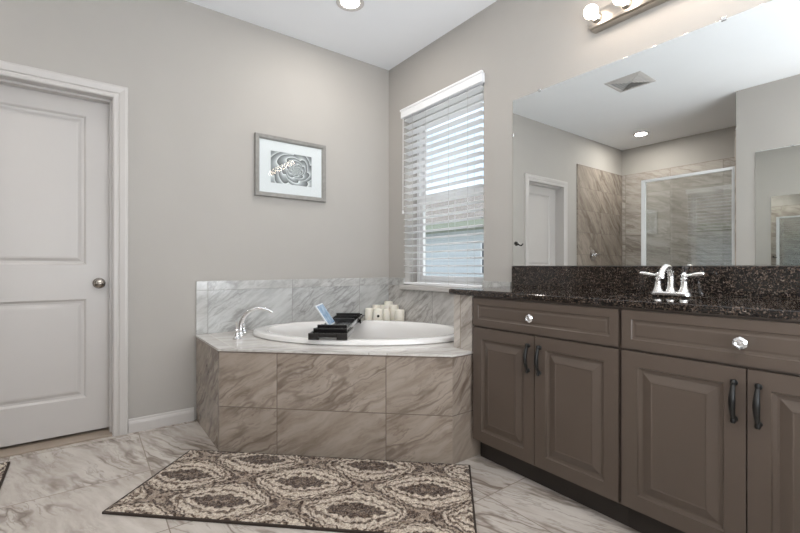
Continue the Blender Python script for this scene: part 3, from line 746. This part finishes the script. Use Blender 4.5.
# vanity light bars
def bar(xw, sx, ya, yb, label, n=6):
    """xw wall plane, sx direction out of the wall"""
    t = thing('vanity_light', label, 'light fixture', (xw, (ya+yb)/2, 2.255))
    T = Matrix.Identity(4); bm = bmesh.new()
    prof = [(0.001, 0), (.050, 0), (.058, .008), (.060, .020), (.060, .070), (.058, .082), (.050, .090), (0.001, .090)]
    rings(bm, [[V(xw+sx*d, y, 2.255+z) for d, z in prof] for y in (ya, yb)])
    bmesh.ops.bevel(bm, geom=[e for e in bm.edges if abs(e.verts[0].co.y-e.verts[1].co.y) < 1e-5], offset=.003, segments=2, affect='EDGES')
    obj('light_bar', bm, 'nickel', t)
    bm = bmesh.new()
    for k_ in range(n):
        y = yb-.045-(yb-ya-.09)*k_/(n-1)
        b = bmesh.new(); lathe(b, [(.024, 0), (.026, .004), (.024, .016), (.018, .022)], (xw+sx*.059, y, 2.300), (sx, 0, 0), 24)
        s1 = obj('socket', b, 'nickel', t, smooth=True)
        b = bmesh.new(); R_ = .0345; pf = [(.014, -.006)]+[(R_*math.sin(a), .030+R_*(1-math.cos(a))-.022+.0) for a in [PI*(.12+.88*i/16) for i in range(17)]]
        lathe(b, pf, (xw+sx*.080, y, 2.308), (sx, 0, 0), 24)
        obj('bulb', b, 'bulb', t, smooth=True)
bar(XR, -1, .345, 1.165, 'nickel vanity light bar with round glowing bulbs above the large mirror')
bar(XP, 1, -.45, .55, 'second vanity light bar with round bulbs above the opposite mirror')

# ---------------------------------------------------------------- picture
px0, px1, pz0, pz1 = .978, 1.540, 1.533, 1.985
pic = thing('framed_picture', 'grey framed black and white photo of a rosette succulent on the wall', 'picture', ((px0+px1)/2, YB, pz0))
fw = .032
bm = bmesh.new(); pf = [(0, 0), (0, -.022), (.004, -.026), (.024, -.022), (.030, -.015), (.034, -.010), (.034, 0)]
cs = [(px0, pz0, 1, 1), (px1, pz0, -1, 1), (px1, pz1, -1, -1), (px0, pz1, 1, -1), (px0, pz0, 1, 1)]
rings(bm, [[V(x+a*u, YB-.002+d, z+b*u) for u, d in pf] for x, z, a, b in cs], False, False)
bmesh.ops.remove_doubles(bm, verts=bm.verts, dist=1e-5)
obj('frame', bm, 'frame', pic)
ix0, ix1, iz0, iz1 = px0+.128, px1-.108, pz0+.108, pz1-.108
ix0, ix1 = px0+.118, px1-.118
obj('mat_board', B(((px0+.02, YB-.010, pz0+.02), (px1-.02, YB-.006, iz0)), ((px0+.02, YB-.010, iz1), (px1-.02, YB-.006, pz1-.02)), ((px0+.02, YB-.010, iz0), (ix0, YB-.006, iz1)), ((ix1, YB-.010, iz0), (px1-.02, YB-.006, iz1))), 'mat', pic)
obj('print', B(((ix0-.002, YB-.0059, iz0-.002), (ix1+.002, YB-.004, iz1+.002))), 'rose', pic, origin=((ix0+ix1)/2, YB-.005, (iz0+iz1)/2))
obj('glass_pane', B(((px0+.030, YB-.0145, pz0+.030), (px1-.030, YB-.0125, pz1-.030))), 'picglass', pic)

# ---------------------------------------------------------------- ceiling things
def can(x, y, label, watt, group='recessed ceiling lights'):
    t = thing('recessed_light', label, 'ceiling light', (x, y, ZC-.006), group)
    bm = bmesh.new(); lathe(bm, [(.088, 0), (.092, -.004), (.090, -.006), (.070, -.005), (.062, 0), (.060, .001)], (x, y, ZC), n=40, close=False)
    obj('trim_ring', bm, 'white', t, smooth=True)
    bm = bmesh.new(); lathe(bm, [(0, -.0005), (.061, -.0010), (.061, -.0005)], (x, y, ZC-.0005), n=40)
    obj('lens', bm, 'can', t)
    L = bpy.data.lights.new('downlight', 'AREA'); L.shape = 'DISK'; L.size = .13; L.energy = watt*CAN_W; L.color = (1, .95, .89)
    lo = bpy.data.objects.new('downlight', L); COL.objects.link(lo); lo.parent = t; lo.location = (0, 0, -.004); W[lo.name] = V(x, y, ZC-.01)
can(1.406, 2.425, 'round recessed ceiling light above the bathtub', 16)
can(-1.53, 2.52, 'round recessed ceiling light inside the shower, seen in the mirror', 30)
can(.65, .05, 'added unseen round recessed ceiling light over the middle of the room', 26)  # added lamp out of view, there to brighten the room
can(.65, -1.15, 'added unseen round recessed ceiling light near the front wall', 26)  # second added lamp, unseen behind the camera
vt = thing('ceiling_vent', 'square white ceiling vent with louvres, seen in the large mirror', 'vent', (.19, 1.88, ZC-.012))
h_ = .165
bm = bmesh.new()
def sq(r, z): return [V(.19-r, 1.88-r, z), V(.19+r, 1.88-r, z), V(.19+r, 1.88+r, z), V(.19-r, 1.88+r, z)]
rings(bm, [sq(h_, ZC-.0005), sq(h_, ZC-.004), sq(h_-.025, ZC-.010), sq(h_-.030, ZC-.0005)], False, False)
obj('frame', bm, 'white', vt)
bm = bmesh.new()
for i in range(5):
    r = .028+.024*i
    rings(bm, [sq(r, ZC-.010), sq(r+.012, ZC-.002), sq(r+.010, ZC-.0015), sq(r-.002, ZC-.0095), sq(r, ZC-.010)], False, False)
obj('louvres', bm, 'white', vt)
obj('backing', B(((.19-h_+.02, 1.88-h_+.02, ZC-.0012), (.19+h_-.02, 1.88+h_-.02, ZC-.0005))), plain('dark_duct', srgb(180, 180, 179), .8, nscale=10), vt)

# ---------------------------------------------------------------- shower screen and valve
gx = -.92; ga, gb = 1.355, 2.25
sh = thing('shower_screen', 'white framed glass shower panel reflected in the large mirror', 'shower screen', (gx, (ga+gb)/2, .1005))
obj('frame', B(((gx-.018, gb-.045, .1005), (gx+.018, gb, 2.03)), ((gx-.018, ga, .1005), (gx+.018, ga+.030, 2.03)), ((gx-.018, ga+.030, 2.0), (gx+.018, gb-.045, 2.03)), ((gx-.018, ga+.030, .1005), (gx+.018, gb-.045, .135)), bev=.003), 'vinyl', sh)
obj('glass_pane', B(((gx-.003, ga+.030, .135), (gx+.003, gb-.045, 2.0))), 'shglass', sh)
vc = V(-1.29, YB-.0125, 1.175)
vv = thing('shower_valve', 'round chrome shower valve handle on the tiled shower wall', 'shower valve', vc)
bm = bmesh.new(); lathe(bm, [(.080, 0), (.080, .004), (.072, .010), (.03, .014), (.028, .05), (.024, .056), (0, .057)], vc, (0, -1, 0), 32); obj('plate', bm, 'chrome', vv, smooth=True)
bm = bmesh.new(); tube(bm, [vc+V(0, -.048, 0), vc+V(-.03, -.056, .012), vc+V(-.085, -.060, .028)], [.010, .009, .007], 12); obj('handle', bm, 'chrome', vv, smooth=True)

# ---------------------------------------------------------------- rugs
def rug(name, centre, L_, W_, ang, label, phase, edge=True):
    R = Matrix.Rotation(ang, 3, 'Z'); nx, ny = int(L_*190), int(W_*190)
    bm = bmesh.new(); g = []
    from mathutils import noise as mn
    for j in range(ny+1):
        row = []
        for i in range(nx+1):
            x, y = -L_/2+L_*i/nx, -W_/2+W_*j/ny
            e = min(x+L_/2, L_/2-x, y+W_/2, W_/2-y); e = min(1, e/.008)
            h = .006+.007*e+.008*e*mn.noise((x*70, y*70, phase[0]))+.003*e*mn.noise((x*30, y*30, 3))
            row.append(bm.verts.new((x, y, h)))
        g.append(row)
    for j in range(ny):
        for i in range(nx): bm.faces.new((g[j][i], g[j][i+1], g[j+1][i+1], g[j+1][i]))
    c = Vector(centre)
    bm.transform(Matrix.Translation(c) @ R.to_4x4())
    t = thing(name, label, 'rug', c)
    # origin of the pile sits on a medallion so that the pattern lands as laid out
    po = c+R @ V(phase[0], phase[1], 0)
    obj('pile', bm, 'rug', t, smooth=True, origin=po, R=R)
    b = .005; T = Matrix.Translation(c) @ R.to_4x4()
    obj('binding', B(((-L_/2-b, -W_/2-b, .0005), (L_/2+b, -W_/2+.004, .010)), ((-L_/2-b, W_/2-.004, .0005), (L_/2+b, W_/2+b, .010)), ((-L_/2-b, -W_/2+.004, .0005), (-L_/2+.004, W_/2-.004, .010)), ((L_/2-.004, -W_/2+.004, .0005), (L_/2+b, W_/2-.004, .010)), ((-L_/2+.004, -W_/2+.004, .0005), (L_/2-.004, W_/2-.004, .0045)), bev=.0008, T=T), 'binding', t)
# in the (s, n) frame of the tub front: s -1.395 .. .105, n 1.572 .. 2.163
def sn(s, n_): return nv*n_+sv*s
rc = sn(-.662, 1.868)
rug('bath_rug', (rc.x, rc.y, 0), 1.515, .585, math.atan2(sv.y, sv.x), 'brown and beige damask rug in front of the tub platform', (-.687+.662, 1.895-1.868))
rug('bath_mat', (-.60, 2.50, 0), .90, .57, PI/2, 'small piece of patterned brown mat at the left edge, before the door', (.1, .05))

# ---------------------------------------------------------------- outdoors through the window
struct('ground', B(((XR+.3, -12, -.3), (40, 30, -.15))), 'lawn')
hs = thing('neighbor_house', 'blue-grey neighboring house with shingle roof seen through the blind', 'house', (12, 8, -.15))
hx = 9.0
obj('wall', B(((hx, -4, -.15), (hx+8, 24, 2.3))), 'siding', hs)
obj('fascia', B(((hx-.55, -4.4, 2.08), (hx, 24.4, 2.30))), 'fascia', hs)
bm = bmesh.new(); rings(bm, [[V(hx-.5, y, 2.28), V(hx+4, y, 4.15), V(hx+8.5, y, 2.28)] for y in (-4.4, 24.4)]); obj('roof', bm, 'shingle', hs)
wn_ = obj('window', B(((hx-.04, 7.05, .75), (hx+.01, 8.15, 1.75)), bev=.01), 'vinyl', hs)
obj('glass_pane', B(((hx-.05, 7.12, .82), (hx-.041, 8.08, 1.22))), 'darkwin', wn_); obj('glass_pane', B(((hx-.05, 7.12, 1.28), (hx-.041, 8.08, 1.68))), 'darkwin', wn_)
